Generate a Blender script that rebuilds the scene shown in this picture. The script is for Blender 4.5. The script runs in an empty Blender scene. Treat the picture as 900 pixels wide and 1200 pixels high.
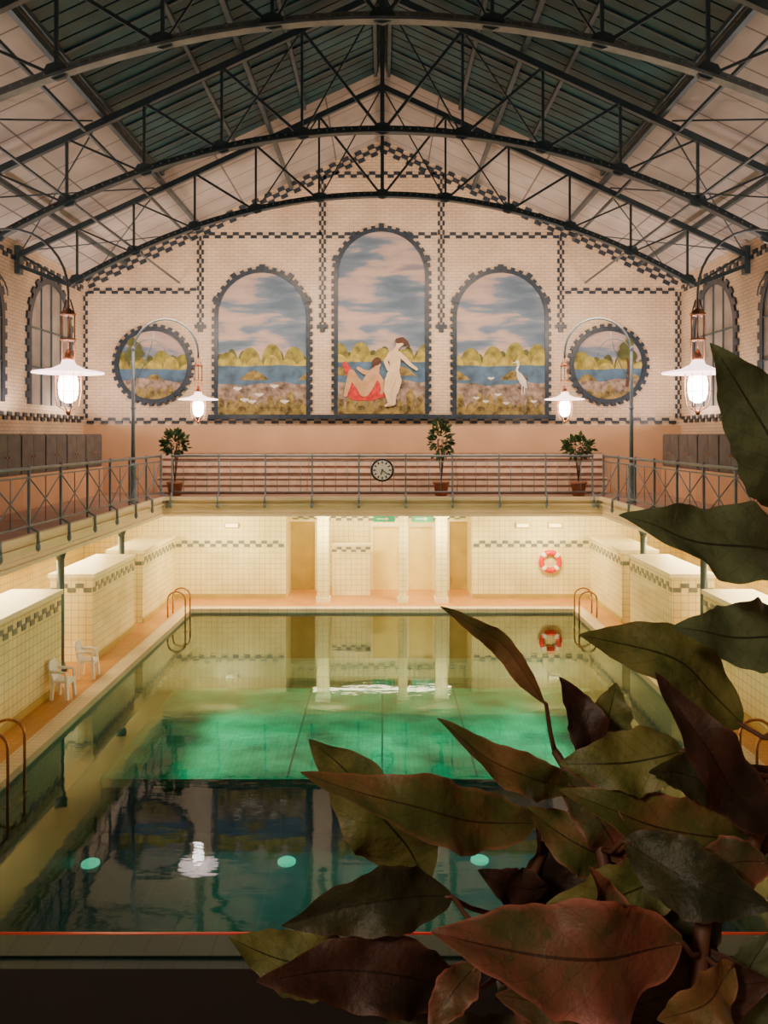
import bpy, math, random, bmesh
from mathutils import Vector, Matrix, noise
random.seed(7)
F=950.0; H=4.66; CX=448.0; CY=510.0; WY=22.8
SC=F/WY
def P(px,py,Y): return Vector(((px-CX)*Y/F, Y, H+(CY-py)*Y/F))
def U(px): return (px-CX)/SC
def V(py): return H+(CY-py)/SC
col=bpy.context.scene.collection

# ------------------------------------------------------------ materials
def newmat(name):
    m=bpy.data.materials.new(name); m.use_nodes=True
    nt=m.node_tree; b=nt.nodes['Principled BSDF']
    return m,nt,b
def rgba(c): return (c[0],c[1],c[2],1)
def mat(name,c,rough=.6,metal=0,var=.15,scale=6,bump=0,emis=0,ecol=None,coord='Object'):
    m,nt,b=newmat(name); N=nt.nodes; L=nt.links
    tc=N.new('ShaderNodeTexCoord'); nz=N.new('ShaderNodeTexNoise'); nz.inputs['Scale'].default_value=scale; nz.inputs['Detail'].default_value=4
    L.new(tc.outputs[coord],nz.inputs['Vector'])
    cr=N.new('ShaderNodeValToRGB'); L.new(nz.outputs['Fac'],cr.inputs['Fac'])
    cr.color_ramp.elements[0].position=.3; cr.color_ramp.elements[1].position=.7
    cr.color_ramp.elements[0].color=rgba([x*(1-var) for x in c]); cr.color_ramp.elements[1].color=rgba([min(1,x*(1+var)) for x in c])
    L.new(cr.outputs['Color'],b.inputs['Base Color'])
    b.inputs['Roughness'].default_value=rough; b.inputs['Metallic'].default_value=metal
    if bump:
        bp=N.new('ShaderNodeBump'); bp.inputs['Strength'].default_value=bump; bp.inputs['Distance'].default_value=.02
        L.new(nz.outputs['Fac'],bp.inputs['Height']); L.new(bp.outputs['Normal'],b.inputs['Normal'])
    if emis:
        b.inputs['Emission Color'].default_value=rgba(ecol or c); b.inputs['Emission Strength'].default_value=emis
    return m
def brickmat(name,c1,c2,mortar,bw,bh,ms,rough=.5,offset=.5,plane='wall',bump=.15,nsc=1.2,lo=.82,hi=1.12):
    m,nt,b=newmat(name); N=nt.nodes; L=nt.links
    tc=N.new('ShaderNodeTexCoord'); sp=N.new('ShaderNodeSeparateXYZ'); L.new(tc.outputs['Object'],sp.inputs[0])
    cb=N.new('ShaderNodeCombineXYZ')
    if plane=='wall':
        ad=N.new('ShaderNodeMath'); ad.operation='ADD'; L.new(sp.outputs[0],ad.inputs[0]); L.new(sp.outputs[1],ad.inputs[1])
        L.new(ad.outputs[0],cb.inputs[0]); L.new(sp.outputs[2],cb.inputs[1])
    else:
        L.new(sp.outputs[0],cb.inputs[0]); L.new(sp.outputs[1],cb.inputs[1])
    br=N.new('ShaderNodeTexBrick'); L.new(cb.outputs[0],br.inputs['Vector'])
    br.offset=offset; br.inputs['Color1'].default_value=rgba(c1); br.inputs['Color2'].default_value=rgba(c2); br.inputs['Mortar'].default_value=rgba(mortar)
    br.inputs['Scale'].default_value=1; br.inputs['Mortar Size'].default_value=ms; br.inputs['Brick Width'].default_value=bw; br.inputs['Row Height'].default_value=bh
    br.inputs['Mortar Smooth'].default_value=.3
    nz=N.new('ShaderNodeTexNoise'); nz.inputs['Scale'].default_value=nsc; L.new(tc.outputs['Object'],nz.inputs['Vector'])
    mr=N.new('ShaderNodeMapRange'); L.new(nz.outputs['Fac'],mr.inputs['Value']); mr.inputs['From Min'].default_value=.25; mr.inputs['From Max'].default_value=.75; mr.inputs['To Min'].default_value=lo; mr.inputs['To Max'].default_value=hi
    mx=N.new('ShaderNodeMix'); mx.data_type='RGBA'; mx.blend_type='MULTIPLY'; mx.inputs[0].default_value=1
    L.new(br.outputs['Color'],mx.inputs[6]); L.new(mr.outputs['Result'],mx.inputs[7]); L.new(mx.outputs[2],b.inputs['Base Color'])
    b.inputs['Roughness'].default_value=rough
    if bump:
        bp=N.new('ShaderNodeBump'); bp.invert=True; bp.inputs['Strength'].default_value=bump; bp.inputs['Distance'].default_value=.01
        L.new(br.outputs['Fac'],bp.inputs['Height']); L.new(bp.outputs['Normal'],b.inputs['Normal'])
    return m
M={}
M['brick']=brickmat('cream_glazed_brick',(.84,.64,.45),(.77,.57,.39),(.54,.39,.28),.25,.085,.010,.4)
M['tile']=brickmat('cream_wall_tile',(.90,.81,.44),(.87,.77,.40),(.50,.41,.18),.15,.15,.006,.22,0)
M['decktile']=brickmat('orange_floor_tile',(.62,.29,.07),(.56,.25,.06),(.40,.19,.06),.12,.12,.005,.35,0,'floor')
M['gfloor']=brickmat('gallery_floor_tile',(.42,.26,.2),(.38,.23,.18),(.2,.14,.1),.2,.2,.006,.5,0,'floor')
M['poolfloor']=brickmat('caustic_pool_floor_tile',(.035,.42,.28),(.03,.39,.26),(.022,.30,.2),.1,.1,.008,.4,0,'floor',0,1.6,.4,1.4)  # bright and dark patches in the tile colour stand for caustic light
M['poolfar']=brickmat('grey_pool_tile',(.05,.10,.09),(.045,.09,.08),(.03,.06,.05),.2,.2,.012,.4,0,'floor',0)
M['pooldeep']=brickmat('shaded_deep_pool_tile',(.016,.11,.10),(.014,.10,.09),(.025,.14,.12),.6,.6,.012,.4,0,'floor',0)  # shade over the near floor is put into this dark tile colour
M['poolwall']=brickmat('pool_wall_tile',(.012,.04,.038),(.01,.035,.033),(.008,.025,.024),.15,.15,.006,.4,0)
M['coping']=brickmat('pale_coping_tile',(.78,.66,.46),(.74,.62,.42),(.44,.36,.24),.25,.12,.006,.3,0,'floor')
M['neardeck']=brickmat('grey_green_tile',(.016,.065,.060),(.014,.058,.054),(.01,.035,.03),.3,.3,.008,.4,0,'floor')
M['steel']=mat('blue_grey_painted_steel',(.060,.096,.115),.38,.2,.2,3)
M['steel2']=mat('grey_teal_painted_steel',(.21,.26,.285),.38,.2,.25,4)
M['railpaint']=mat('pale_blue_grey_paint',(.19,.25,.30),.42,.1,.15,4)
M['frieze']=mat('blue_black_glazed_brick',(.030,.046,.068),.35,0,.35,9)
M['frieze2']=mat('grey_blue_glazed_tile',(.17,.20,.20),.3,0,.2,9)
M['roof']=brickmat('beige_ceiling_boards',(.58,.51,.47),(.52,.46,.42),(.2,.17,.16),1.3,.9,.02,.8,0,'floor')
M['skylight']=mat('teal_skylight_glass',(.008,.055,.062),.3,0,.5,1.5)
M['slat']=mat('dark_teal_slat',(.008,.074,.086),.45,0,.6,1.2)
M['plaster']=mat('peach_plaster',(.70,.42,.25),.7,0,.08,1)
M['cream']=mat('cream_painted_plaster',(.86,.72,.48),.55,0,.06,2)
M['white']=mat('white_painted_tile',(.90,.83,.54),.4,0,.05,3)
M['brown']=mat('grey_wood',(.14,.135,.135),.5,0,.25,4)
M['slatwood']=mat('beige_bench_wood',(.78,.58,.44),.5,0,.12,5)
M['slatgap']=mat('brown_slat_gap_tone',(.36,.22,.16),.6,0,.2,5)  # tone of brown boards added so gaps between slats look dark
M['copper']=mat('copper_tube',(.55,.27,.15),.3,.8,.15,8)
M['bronze']=mat('bronze_handrail',(.42,.2,.09),.3,.8,.15,8)
M['shade']=mat('lamplit_white_enamel',(.85,.66,.64),.35,0,.05,8,emis=4.2,ecol=(1,.68,.62))  # emission carries the globe's light on the enamel
M['globe']=mat('lit_glass_globe',(1,.93,.85),.3,0,.02,8,emis=32,ecol=(1,.80,.68))
M['lampglow']=mat('lit_lamp_diffuser',(1,.9,.6),.3,0,.02,8,emis=2.6,ecol=(1,.78,.35))
M['plastic']=mat('white_plastic',(.94,.93,.90),.35,0,.03,8)
M['red']=mat('red_plastic',(.72,.03,.02),.4,0,.1,8)
M['redline']=mat('red_rope',(.95,.03,.045),.4,0,.1,8)
M['black']=mat('black_enamel',(.015,.015,.018),.35,0,.1,8)
M['clockface']=mat('white_clock_face',(.9,.88,.8),.4,0,.02,8)
M['rivet']=mat('light_steel_rivets',(.40,.44,.46),.4,.2,.02,8)  # rivet heads in a lighter steel tone than the chords
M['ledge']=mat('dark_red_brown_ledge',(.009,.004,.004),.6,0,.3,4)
M['door']=mat('ochre_door_paint',(.86,.70,.24),.4,0,.1,2)
M['ochredark']=mat('dark_ochre_trim_and_passage_dim',(.48,.36,.09),.5,0,.15,2)
M['green']=mat('green_sign',(.03,.35,.15),.4,0,.05,8,emis=.5,ecol=(.05,.6,.25))
M['pot']=mat('terracotta_pot',(.32,.13,.07),.7,0,.2,8)
M['soil']=mat('dark_soil',(.03,.02,.015),.9,0,.4,20)
M['foliage']=mat('dark_green_foliage',(.03,.075,.02),.5,0,.5,6)
M['stem']=mat('brown_stem',(.12,.05,.03),.6,0,.3,20)
M['glowdisc']=mat('teal_glow_disc',(.2,.6,.5),.3,0,.02,8,emis=.7,ecol=(.10,.8,.5))  # teal discs with a glow of their own on the deep floor
M['winglass']=mat('pale_frosted_glass',(.30,.26,.23),.3,0,.3,2)
def skymat():
    m,nt,b=newmat('painted_cloudy_sky'); N=nt.nodes; L=nt.links
    tc=N.new('ShaderNodeTexCoord'); mp=N.new('ShaderNodeMapping'); mp.inputs['Scale'].default_value=(.38,1,1.7)
    L.new(tc.outputs['Object'],mp.inputs['Vector']); nz=N.new('ShaderNodeTexNoise'); nz.inputs['Scale'].default_value=1.25; nz.inputs['Detail'].default_value=4; nz.inputs['Distortion'].default_value=.25
    L.new(mp.outputs[0],nz.inputs['Vector']); cr=N.new('ShaderNodeValToRGB'); L.new(nz.outputs['Fac'],cr.inputs['Fac'])
    e=cr.color_ramp.elements; e[0].position=.36; e[0].color=(.10,.15,.22,1); e[1].position=.62; e[1].color=(.60,.43,.34,1)
    x=e.new(.47); x.color=(.17,.23,.31,1); x=e.new(.52); x.color=(.44,.34,.32,1); x=e.new(.72); x.color=(.25,.22,.27,1)
    L.new(cr.outputs[0],b.inputs['Base Color']); b.inputs['Roughness'].default_value=.7
    return m
M['psky']=skymat()
M['plake']=mat('painted_blue_lake',(.07,.14,.23),.6,0,.5,3)
M['pbush']=mat('painted_olive_bush',(.25,.22,.035),.7,0,.6,5)
M['pbush2']=mat('painted_yellow_bush',(.40,.33,.06),.7,0,.5,6)
M['pbush3']=mat('painted_dark_bush',(.09,.10,.025),.7,0,.5,6)
M['pbank']=mat('painted_meadow',(.25,.18,.05),.7,0,.8,7)
M['pfore']=mat('painted_lily_water',(.28,.20,.155),.7,0,.8,6)
M['pskin']=mat('painted_skin',(.85,.60,.36),.6,0,.12,5)
M['pskin2']=mat('painted_tanned_skin',(.60,.33,.17),.6,0,.2,5)
M['pred']=mat('painted_red_cloth',(.60,.03,.03),.6,0,.35,9)
M['phair']=mat('painted_brown_hair',(.09,.035,.02),.7,0,.3,9)
M['pwhite']=mat('painted_white_feathers',(.8,.76,.68),.6,0,.15,9)

# ------------------------------------------------------------ mesh builder
class MB:
    def __init__(s): s.v=[]; s.f=[]; s.m=[]; s.smooth=[]
    def add(s,vs,fs,mi=0,sm=False):
        o=len(s.v); s.v+= [Vector(v) for v in vs]
        for f in fs: s.f.append([i+o for i in f]); s.m.append(mi); s.smooth.append(sm)
    def box(s,x0,x1,y0,y1,z0,z1,mi=0):
        if x0>x1:x0,x1=x1,x0
        vs=[(x,y,z) for x in(x0,x1) for y in(y0,y1) for z in(z0,z1)]
        s.add(vs,[(0,1,3,2),(4,6,7,5),(0,4,5,1),(2,3,7,6),(0,2,6,4),(1,5,7,3)],mi); return s
    def beam(s,p,q,w,h,up=Vector((0,0,1)),mi=0):
        p=Vector(p);q=Vector(q);d=(q-p).normalized(); up=Vector(up)
        if abs(d.dot(up))>.98: up=Vector((0,1,0))
        a=d.cross(up).normalized()*w/2; b=a.cross(d).normalized()*h/2
        vs=[p-a-b,p+a-b,p+a+b,p-a+b,q-a-b,q+a-b,q+a+b,q-a+b]
        s.add(vs,[(3,2,1,0),(4,5,6,7),(0,1,5,4),(1,2,6,5),(2,3,7,6),(3,0,4,7)],mi); return s
    def tube(s,pts,r,seg=8,closed=False,mi=0):
        pts=[Vector(p) for p in pts]; n=len(pts); rs=r if isinstance(r,(list,tuple)) else [r]*n
        vs=[];prev=None
        for i,p in enumerate(pts):
            if closed: d=pts[(i+1)%n]-pts[i-1]
            else: d=pts[min(i+1,n-1)]-pts[max(i-1,0)]
            d.normalize()
            if prev is None:
                ref=Vector((0,0,1)) if abs(d.z)<.9 else Vector((0,1,0)); a=d.cross(ref).normalized()
            else:
                a=(prev-d*prev.dot(d)); a=a.normalized() if a.length>1e-6 else d.orthogonal().normalized()
            prev=a; b=d.cross(a)
            for k in range(seg):
                t=2*math.pi*k/seg; vs.append(p+(a*math.cos(t)+b*math.sin(t))*rs[i])
        fs=[]
        for i in range(n if closed else n-1):
            j=(i+1)%n
            for k in range(seg):
                k2=(k+1)%seg; fs.append((i*seg+k,i*seg+k2,j*seg+k2,j*seg+k))
        s.add(vs,fs,mi,True)
        if not closed:
            o=len(s.v)-n*seg
            s.f.append([o+k for k in range(seg)][::-1]); s.m.append(mi); s.smooth.append(False)
            s.f.append([o+(n-1)*seg+k for k in range(seg)]); s.m.append(mi); s.smooth.append(False)
        return s
    def lathe(s,c,prof,seg=20,mi=0,axis='z',cap=True):
        c=Vector(c); vs=[]; n=len(prof)
        for r,h in prof:
            for k in range(seg):
                t=2*math.pi*k/seg; a=r*math.cos(t); b=r*math.sin(t)
                vs.append(c+(Vector((a,b,h)) if axis=='z' else Vector((a,-h,b)) if axis=='y' else Vector((h,a,b))))
        fs=[]
        for i in range(n-1):
            for k in range(seg):
                k2=(k+1)%seg; fs.append((i*seg+k,i*seg+k2,(i+1)*seg+k2,(i+1)*seg+k))
        s.add(vs,fs,mi,True)
        if cap:
            o=len(s.v)-n*seg
            s.f.append([o+k for k in range(seg)][::-1]); s.m.append(mi); s.smooth.append(False)
            s.f.append([o+(n-1)*seg+k for k in range(seg)]); s.m.append(mi); s.smooth.append(False)
        return s
    def prism(s,pts,mp,d0,d1,mi=0):
        n=len(pts); vs=[mp(u,v,d0) for u,v in pts]+[mp(u,v,d1) for u,v in pts]
        fs=[tuple(range(n)),tuple(range(2*n-1,n-1,-1))]+[(i,n+i,n+(i+1)%n,(i+1)%n) for i in range(n)]
        s.add(vs,fs,mi); return s
def mpback(u,v,d): return Vector((u,WY-d,v))
def mpleft(u,v,d): return Vector((-8.4+d,u,v))
def mpright(u,v,d): return Vector((8.4-d,u,v))
def mk(name,mb,mats,parent=None,label=None,cat=None,kind=None,group=None,origin=None):
    if not isinstance(mats,(list,tuple)): mats=[mats]
    if parent is not None: o0=parent.location.copy()
    elif origin is not None: o0=Vector(origin)
    else: o0=Vector((0,0,0))
    me=bpy.data.meshes.new(name); me.from_pydata([v-o0 for v in mb.v],[],mb.f)
    for mt in mats: me.materials.append(M[mt] if isinstance(mt,str) else mt)
    me.polygons.foreach_set('material_index',mb.m); me.polygons.foreach_set('use_smooth',mb.smooth); me.update()
    bm=bmesh.new(); bm.from_mesh(me); bmesh.ops.recalc_face_normals(bm,faces=bm.faces); bm.to_mesh(me); bm.free()
    ob=bpy.data.objects.new(name,me); col.objects.link(ob)
    if parent is not None: ob.parent=parent
    else: ob.location=o0
    if label: ob['label']=label
    if cat and parent is None: ob['category']=cat
    if kind: ob['kind']=kind
    if group and parent is None: ob['group']=group
    return ob
def thing(name,loc,label,cat,group=None):
    e=bpy.data.objects.new(name,None); e.location=loc; e.empty_display_size=.1; col.objects.link(e)
    e['label']=label; e['category']=cat
    if group: e['group']=group
    return e
def dup(root,off,label=None,rotz=0):
    r=root.copy(); col.objects.link(r); r.location=root.location+Vector(off); r.rotation_euler[2]+=rotz
    if label: r['label']=label
    for c in list(root.children):
        k=c.copy(); col.objects.link(k); k.parent=r
    return r
def S(name,mb,mats): return mk(name,mb,mats,kind='structure',label=None)

# ------------------------------------------------------------ room shell
RZ=12.99; SL=.463
def roofz(x): return RZ-SL*abs(x)
mb=MB(); xl=U(335); xr=U(553)
mb.box(-8.4,xl,WY,WY+.35,0.05,2.75,0); mb.box(xr,8.4,WY,WY+.35,0.05,2.75,0)
mb.prism([(-8.4,2.75),(8.4,2.75),(8.4,roofz(8.4)),(0,RZ),(-8.4,roofz(8.4))],mpback,0,-.35,1)
o=S('wall_back',mb,['tile','brick']); o['label']='cream brick gable wall above pale tiled base'
mb=MB(); ay=24.1
mb.box(xl-.3,xr+.3,ay,ay+.2,.05,2.75); mb.box(xl-.2,xl,WY+.35,ay,.05,2.75); mb.box(xr,xr+.2,WY+.35,ay,.05,2.75)
mb.box(xl-.3,xr+.3,WY+.35,ay+.2,2.75,2.85)
S('wall_alcove',mb,['tile'])
for s,nm in((-1,'wall_left'),(1,'wall_right')):
    mb=MB(); a=8.4*s; b=8.75*s
    mb.box(a,b,-2.5,WY+.35,.05,2.6,0); mb.box(a,b,-2.5,WY+.35,2.6,roofz(8.4),1)
    S(nm,mb,['tile','brick'])
mb=MB(); mb.box(-8.75,8.75,-2.85,-2.5,0,13.2,0); S('wall_front',mb,['brick'])
for s in(-1,1):
    mb=MB(); p=[(0,RZ),(8.75*s,roofz(8.75)),(8.75*s,roofz(8.75)+.2),(0,RZ+.2)]
    mb.prism(p,lambda u,v,d:Vector((u,d,v)),-2.85,WY+.35)
    S('ceiling',mb,['roof'])
    mb=MB(); e=5.0
    p=[(.1*s,roofz(.1)-.04),(e*s,roofz(e)-.04),(e*s,roofz(e)-.09),(.1*s,roofz(.1)-.09)]
    mb.prism(p,lambda u,v,d:Vector((u,d,v)),-2.4,18.3,0)
    y=-2.3; k=0
    while y<18.2:
        mb.beam((.1*s,y,roofz(.1)-.10),(e*s,y,roofz(e)-.10),.26,.03,mi=1); y+=.30; k+=1
        if k%5==0: mb.beam((.1*s,y-.15,roofz(.1)-.12),(e*s,y-.15,roofz(e)-.12),.05,.06,mi=2)
    for x in(.15,1.75,3.35,4.95):
        mb.beam((x*s,-2.4,roofz(x)-.14),(x*s,18.3,roofz(x)-.14),.07,.08,mi=2)
    S('window_%d'%(1 if s<0 else 2),mb,['skylight','slat','steel'])
mb=MB()
mb.box(-8.4,-5.3,7.4,21.6,-.1,.08,0); mb.box(5.3,8.4,7.4,21.6,-.1,.08,0)
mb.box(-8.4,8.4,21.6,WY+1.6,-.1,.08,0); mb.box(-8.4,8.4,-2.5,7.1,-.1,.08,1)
S('floor',mb,['decktile','neardeck'])
FZ=3.05; FB=2.56; GX=5.7; GY=21.0
mb=MB()
mb.box(-8.4,-GX,-2.5,WY,FB,FZ-.02); mb.box(GX,8.4,-2.5,WY,FB,FZ-.02); mb.box(-GX,GX,GY,WY,FB,FZ-.02); mb.box(-GX,GX,-2.5,1.15,FB,FZ-.02)
mb.box(-8.4,-GX,-2.5,WY,FZ-.02,FZ,1); mb.box(GX,8.4,-2.5,WY,FZ-.02,FZ,1); mb.box(-GX,GX,GY,WY,FZ-.02,FZ,1); mb.box(-GX,GX,-2.5,1.15,FZ-.02,FZ,1)
o=S('floor',mb,['cream','gfloor']); o['label']='cream gallery slab around the pool'
n=1
def trim(mb,mats,label=None):
    global n
    o=S('trim_%d'%n,mb,mats); n+=1
    if label:o['label']=label
    return o
for s in(-1,1):
    mb=MB()
    for z0,z1,d in((FZ-.07,FZ+.02,.10),(FZ-.2,FZ-.16,.06),(FB+.0,FB+.07,.05),(FB+.12,FB+.15,.03)):
        mb.box(s*GX,s*(GX-d),1.2,GY-.1,z0,z1)
    trim(mb,['cream'],'stepped cream moulding on gallery edge')
mb=MB()
for z0,z1,d in((FZ-.07,FZ+.02,.10),(FZ-.2,FZ-.16,.06),(FB,FB+.07,.05),(FB+.12,FB+.15,.03)):
    mb.box(-GX,GX,GY-d,GY,z0,z1)
trim(mb,['cream'],'stepped cream moulding on gallery edge')

# ------------------------------------------------------------ checker friezes
def band(mb,p0,p1,rows,dash,h,mp,d0=0,d1=.035):
    p0=Vector(p0);p1=Vector(p1);L=(p1-p0).length;t=(p1-p0)/L;nn=Vector((-t.y,t.x)); k=max(1,round(L/dash)); ds=L/k
    for i in range(k):
        for r in range(rows):
            if (i+r)%2==0:
                a=p0+t*ds*i+nn*(r-rows/2)*h; b=a+t*ds; c=b+nn*h; dd=a+nn*h
                mb.prism([a,b,c,dd],mp,d0,d1)
def bandpx(x0,y0,x1,y1,rows=2,dash=.17,h=.085,label='blue-black glazed brick checker band on the gable'):
    mb=MB(); band(mb,(U(x0),V(y0)),(U(x1),V(y1)),rows,dash,h,mpback); trim(mb,['frieze'],label)
bandpx(238,276,378,276); bandpx(382,276,512,276) ; bandpx(520,276,655,276)
bandpx(103,341,230,341); bandpx(662,341,790,341)
bandpx(382,205,512,205)
for x,y0,y1 in((235,277,383),(657,277,383),(378,205,383),(517,205,383),(99,342,490),(795,342,490)):
    bandpx(x,y1,x,y0,3,.13,.065)
bandpx(102,493,792,493,2,.2,.085)
for s in(-1,1):
    mb=MB(); p0=(0,RZ-.22); p1=(8.3*s,roofz(8.3)-.22)
    if s<0: p0,p1=p1,p0
    band(mb,p0,p1,3,.2,.11,mpback); trim(mb,['frieze'],'checker band following the gable slope')
for x in(235,378,517,657):
    mb=MB(); u=U(x); v=V(383)
    mb.prism([(u-.16,v-.04),(u+.16,v-.04),(u+.16,v+.06),(u-.16,v+.06)],mpback,0,.05); mb.prism([(u-.07,v-.15),(u+.07,v-.15),(u+.07,v-.04),(u-.07,v-.04)],mpback,0,.05)
    trim(mb,['frieze'])
mb=MB(); mb.box(U(245),U(650),WY-.16,WY,V(491),V(486)); trim(mb,['frieze'],'dark stone sill under the murals')
mb=MB(); mb.box(-8.4,8.4,WY-.03,WY,FZ,V(499)); o=S('baseboard_back',mb,['plaster']); o['label']='peach plaster dado on the gallery wall'
mb=MB(); band(mb,(-5.8,1.61),(xl-.05,1.61),2,.16,.09,mpback,0,.012); band(mb,(xr+.05,1.61),(5.8,1.61),2,.16,.09,mpback,0,.012)
trim(mb,['frieze2'],'grey-blue checker tile band')
mb=MB(); band(mb,(xl+.05,2.2),(xr-.05,2.2),2,.16,.08,lambda u,v,d:Vector((u,ay-d,v)),0,.012); trim(mb,['frieze2'],'grey-blue checker tile band above the doors')
mb=MB(); mb.box(-5.8,xl,WY-.02,WY,.08,.2); mb.box(xr,5.8,WY-.02,WY,.08,.2); trim(mb,['ochredark'])
def archpts(cx,zb,zs,r,nn=20):
    return [(cx-r,zb),(cx+r,zb)]+[(cx+r*math.cos(math.pi*i/nn),zs+r*math.sin(math.pi*i/nn)) for i in range(nn+1)]
def archborder(mb,cx,zb,zs,r,mp,t=.1,tooth=.12,pitch=.17,d=.07,key=True):
    path=[]; L1=zs-zb; k=max(1,round(L1/pitch))
    for i in range(k): path.append(((cx-r,zb+L1*i/k),(cx-r,zb+L1*(i+1)/k),(-1,0),(-1,0)))
    ka=max(6,round(math.pi*r/pitch))
    for i in range(ka):
        a0=math.pi-math.pi*i/ka; a1=math.pi-math.pi*(i+1)/ka
        path.append(((cx+r*math.cos(a0),zs+r*math.sin(a0)),(cx+r*math.cos(a1),zs+r*math.sin(a1)),(math.cos(a0),math.sin(a0)),(math.cos(a1),math.sin(a1))))
    for i in range(k): path.append(((cx+r,zs-L1*i/k),(cx+r,zs-L1*(i+1)/k),(1,0),(1,0)))
    for i,(a,b,na,nb) in enumerate(path):
        w=t+(tooth if i%2 else 0)
        mb.prism([a,b,(b[0]+nb[0]*w,b[1]+nb[1]*w),(a[0]+na[0]*w,a[1]+na[1]*w)],mp,0,d)
    if key:
        for ang in(90,55,125,20,160):
            A=math.radians(ang); c=Vector((math.cos(A),math.sin(A))); q=Vector((-c.y,c.x)); o=Vector((cx,zs))
            mb.prism([o+c*r-q*.06,o+c*r+q*.06,o+c*(r+.23)+q*.08,o+c*(r+.23)-q*.08],mp,0,d+.02)
wn=3
for s,mp in((-1,mpleft),(1,mpright)):
    for cy in(20.5,16.6,12.6,8.6):
        mb=MB(); mb.prism(archpts(cy,5.4,7.25,1.2),mp,0,.02,0)
        for k in(-1,0,1):
            hh=math.sqrt(max(0,1.44-(k*.6)**2)); mb.prism([(cy+k*.6-.02,5.4),(cy+k*.6+.02,5.4),(cy+k*.6+.02,7.25+hh),(cy+k*.6-.02,7.25+hh)],mp,.02,.05,1)
        for z in(6.3,7.25):
            hw=1.2 if z<7.25 else math.sqrt(1.44-(z-7.25)**2); mb.prism([(cy-hw,z-.02),(cy+hw,z-.02),(cy+hw,z+.02),(cy-hw,z+.02)],mp,.02,.05,1)
        o=S('window_%d'%wn,mb,['winglass','steel']); o['label']='round-arched window with pale frosted panes'; wn+=1
        mb=MB(); archborder(mb,cy,5.4,7.25,1.2,mp,.14,.10,.15,.06,False); trim(mb,['frieze'],'toothed dark brick arch surround')
    mb=MB(); band(mb,(6,8.75),(22.7,8.75),2,.2,.1,mp); band(mb,(6,5.1),(22.7,5.1),2,.2,.09,mp); trim(mb,['frieze'],'checker band on the side wall')

# ------------------------------------------------------------ murals
def strip(root,name,mt,u0,u1,lo,prof,d,clip=None,N=70):
    mb=MB(); vs=[];fs=[]
    for i in range(N+1):
        u=u0+(u1-u0)*i/N; a=lo; b=prof(u)
        if clip:
            c0,c1=clip(u); a=min(max(a,c0),c1); b=min(max(b,c0),c1)
        b=max(b,a+.0005)
        vs+= [mpback(u,a,d),mpback(u,b,d)]
    for i in range(N): fs.append((2*i,2*i+2,2*i+3,2*i+1))
    mb.add(vs,fs); return mk(name,mb,mt,root)
def domes(base,h,w,ph,seed):
    def f(u):
        x=(u+ph)/w; k=math.floor(x); fr=x-k; rr=random.Random(k*31+seed).uniform(.5,1.1)
        return base+h*rr*math.sqrt(max(0,1-(2*fr-1)**2))
    return f
def wavy(base,a,ph=0): return lambda u: base+a*math.sin(u*3+ph)+a*.5*math.sin(u*9+ph*2)
def scenery(root,u0,u1,zb,hz,clip=None,seed=1,h=.7):
    strip(root,'painted_far_bank',['pbush3'],u0,u1,zb,domes(hz,h*.6,.33,.1,seed+5),.044,clip)
    strip(root,'painted_bushes',['pbush'],u0,u1,zb,domes(hz-.05,h,.62,.3,seed),.048,clip)
    strip(root,'painted_light_bushes',['pbush2'],u0,u1,zb,domes(hz-.08,h*.62,.47,.05,seed+2),.052,clip)
    strip(root,'painted_lake',['plake'],u0,u1,zb,wavy(hz-.02,.015,seed),.056,clip)
    strip(root,'painted_island',['pbank'],u0,u1,hz-.42,lambda u:hz-.42+max(0,.26*math.sin((u-u0)/(u1-u0)*9.4+seed)),.060,clip)
    strip(root,'painted_near_bank',['pfore'],u0,u1,zb,wavy(zb+(hz-zb)*.62,.04,seed),.064,clip)
    strip(root,'painted_reeds',['pbank'],u0,u1,zb,domes(zb+.02,(hz-zb)*.42,.28,.2,seed+9),.068,clip)
def mural(x0,x1,ytop,ybot,label,seed,hzy):
    u0=U(x0);u1=U(x1);cx=(u0+u1)/2;r=(u1-u0)/2;zb=V(ybot);zs=V(ytop)-r
    root=thing('mural_painting',(cx,WY,zb),label,'mural')
    mb=MB(); mb.prism(archpts(cx,zb,zs,r,32),mpback,0,.04); mk('painted_sky',mb,'psky',root)
    scenery(root,u0,u1,zb,V(hzy),None,seed)
    mb=MB(); archborder(mb,cx,zb,zs,r,mpback,.11,.07,.105,.07); mk('brick_frame',mb,'frieze',root,label='toothed blue-black brick frame')
    return root
mC=mural(396,498,272,485,'tall arched mural of two bathers beneath a cloudy sky',1,423)
mL=mural(256,359,320,486,'arched mural of a lake with round bushes and birds',4,428)
mR=mural(535,638,320,486,'arched mural of a lake with a white heron',8,428)
DC=[0]
def caps(mb,a,b,ra,rb,d,n=9):
    DC[0]+=1; d=d+.0009*(DC[0]%14)
    a=Vector((U(a[0]),V(a[1])));b=Vector((U(b[0]),V(b[1])));ra/=SC;rb/=SC
    t=(b-a); t=t.normalized() if t.length>1e-5 else Vector((1,0)); ang=math.atan2(t.y,t.x); pts=[]
    for i in range(n+1):
        A=ang+math.pi/2+math.pi*i/n; pts.append((a.x+ra*math.cos(A),a.y+ra*math.sin(A)))
    for i in range(n+1):
        A=ang-math.pi/2+math.pi*i/n; pts.append((b.x+rb*math.cos(A),b.y+rb*math.sin(A)))
    vs=[mpback(u,v,d) for u,v in pts]; mb.add(vs,[tuple(range(len(vs)))])
def chain(mb,pts,d):
    for i in range(len(pts)-1):
        caps(mb,pts[i][:2],pts[i+1][:2],pts[i][2],pts[i+1][2],d)
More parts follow.
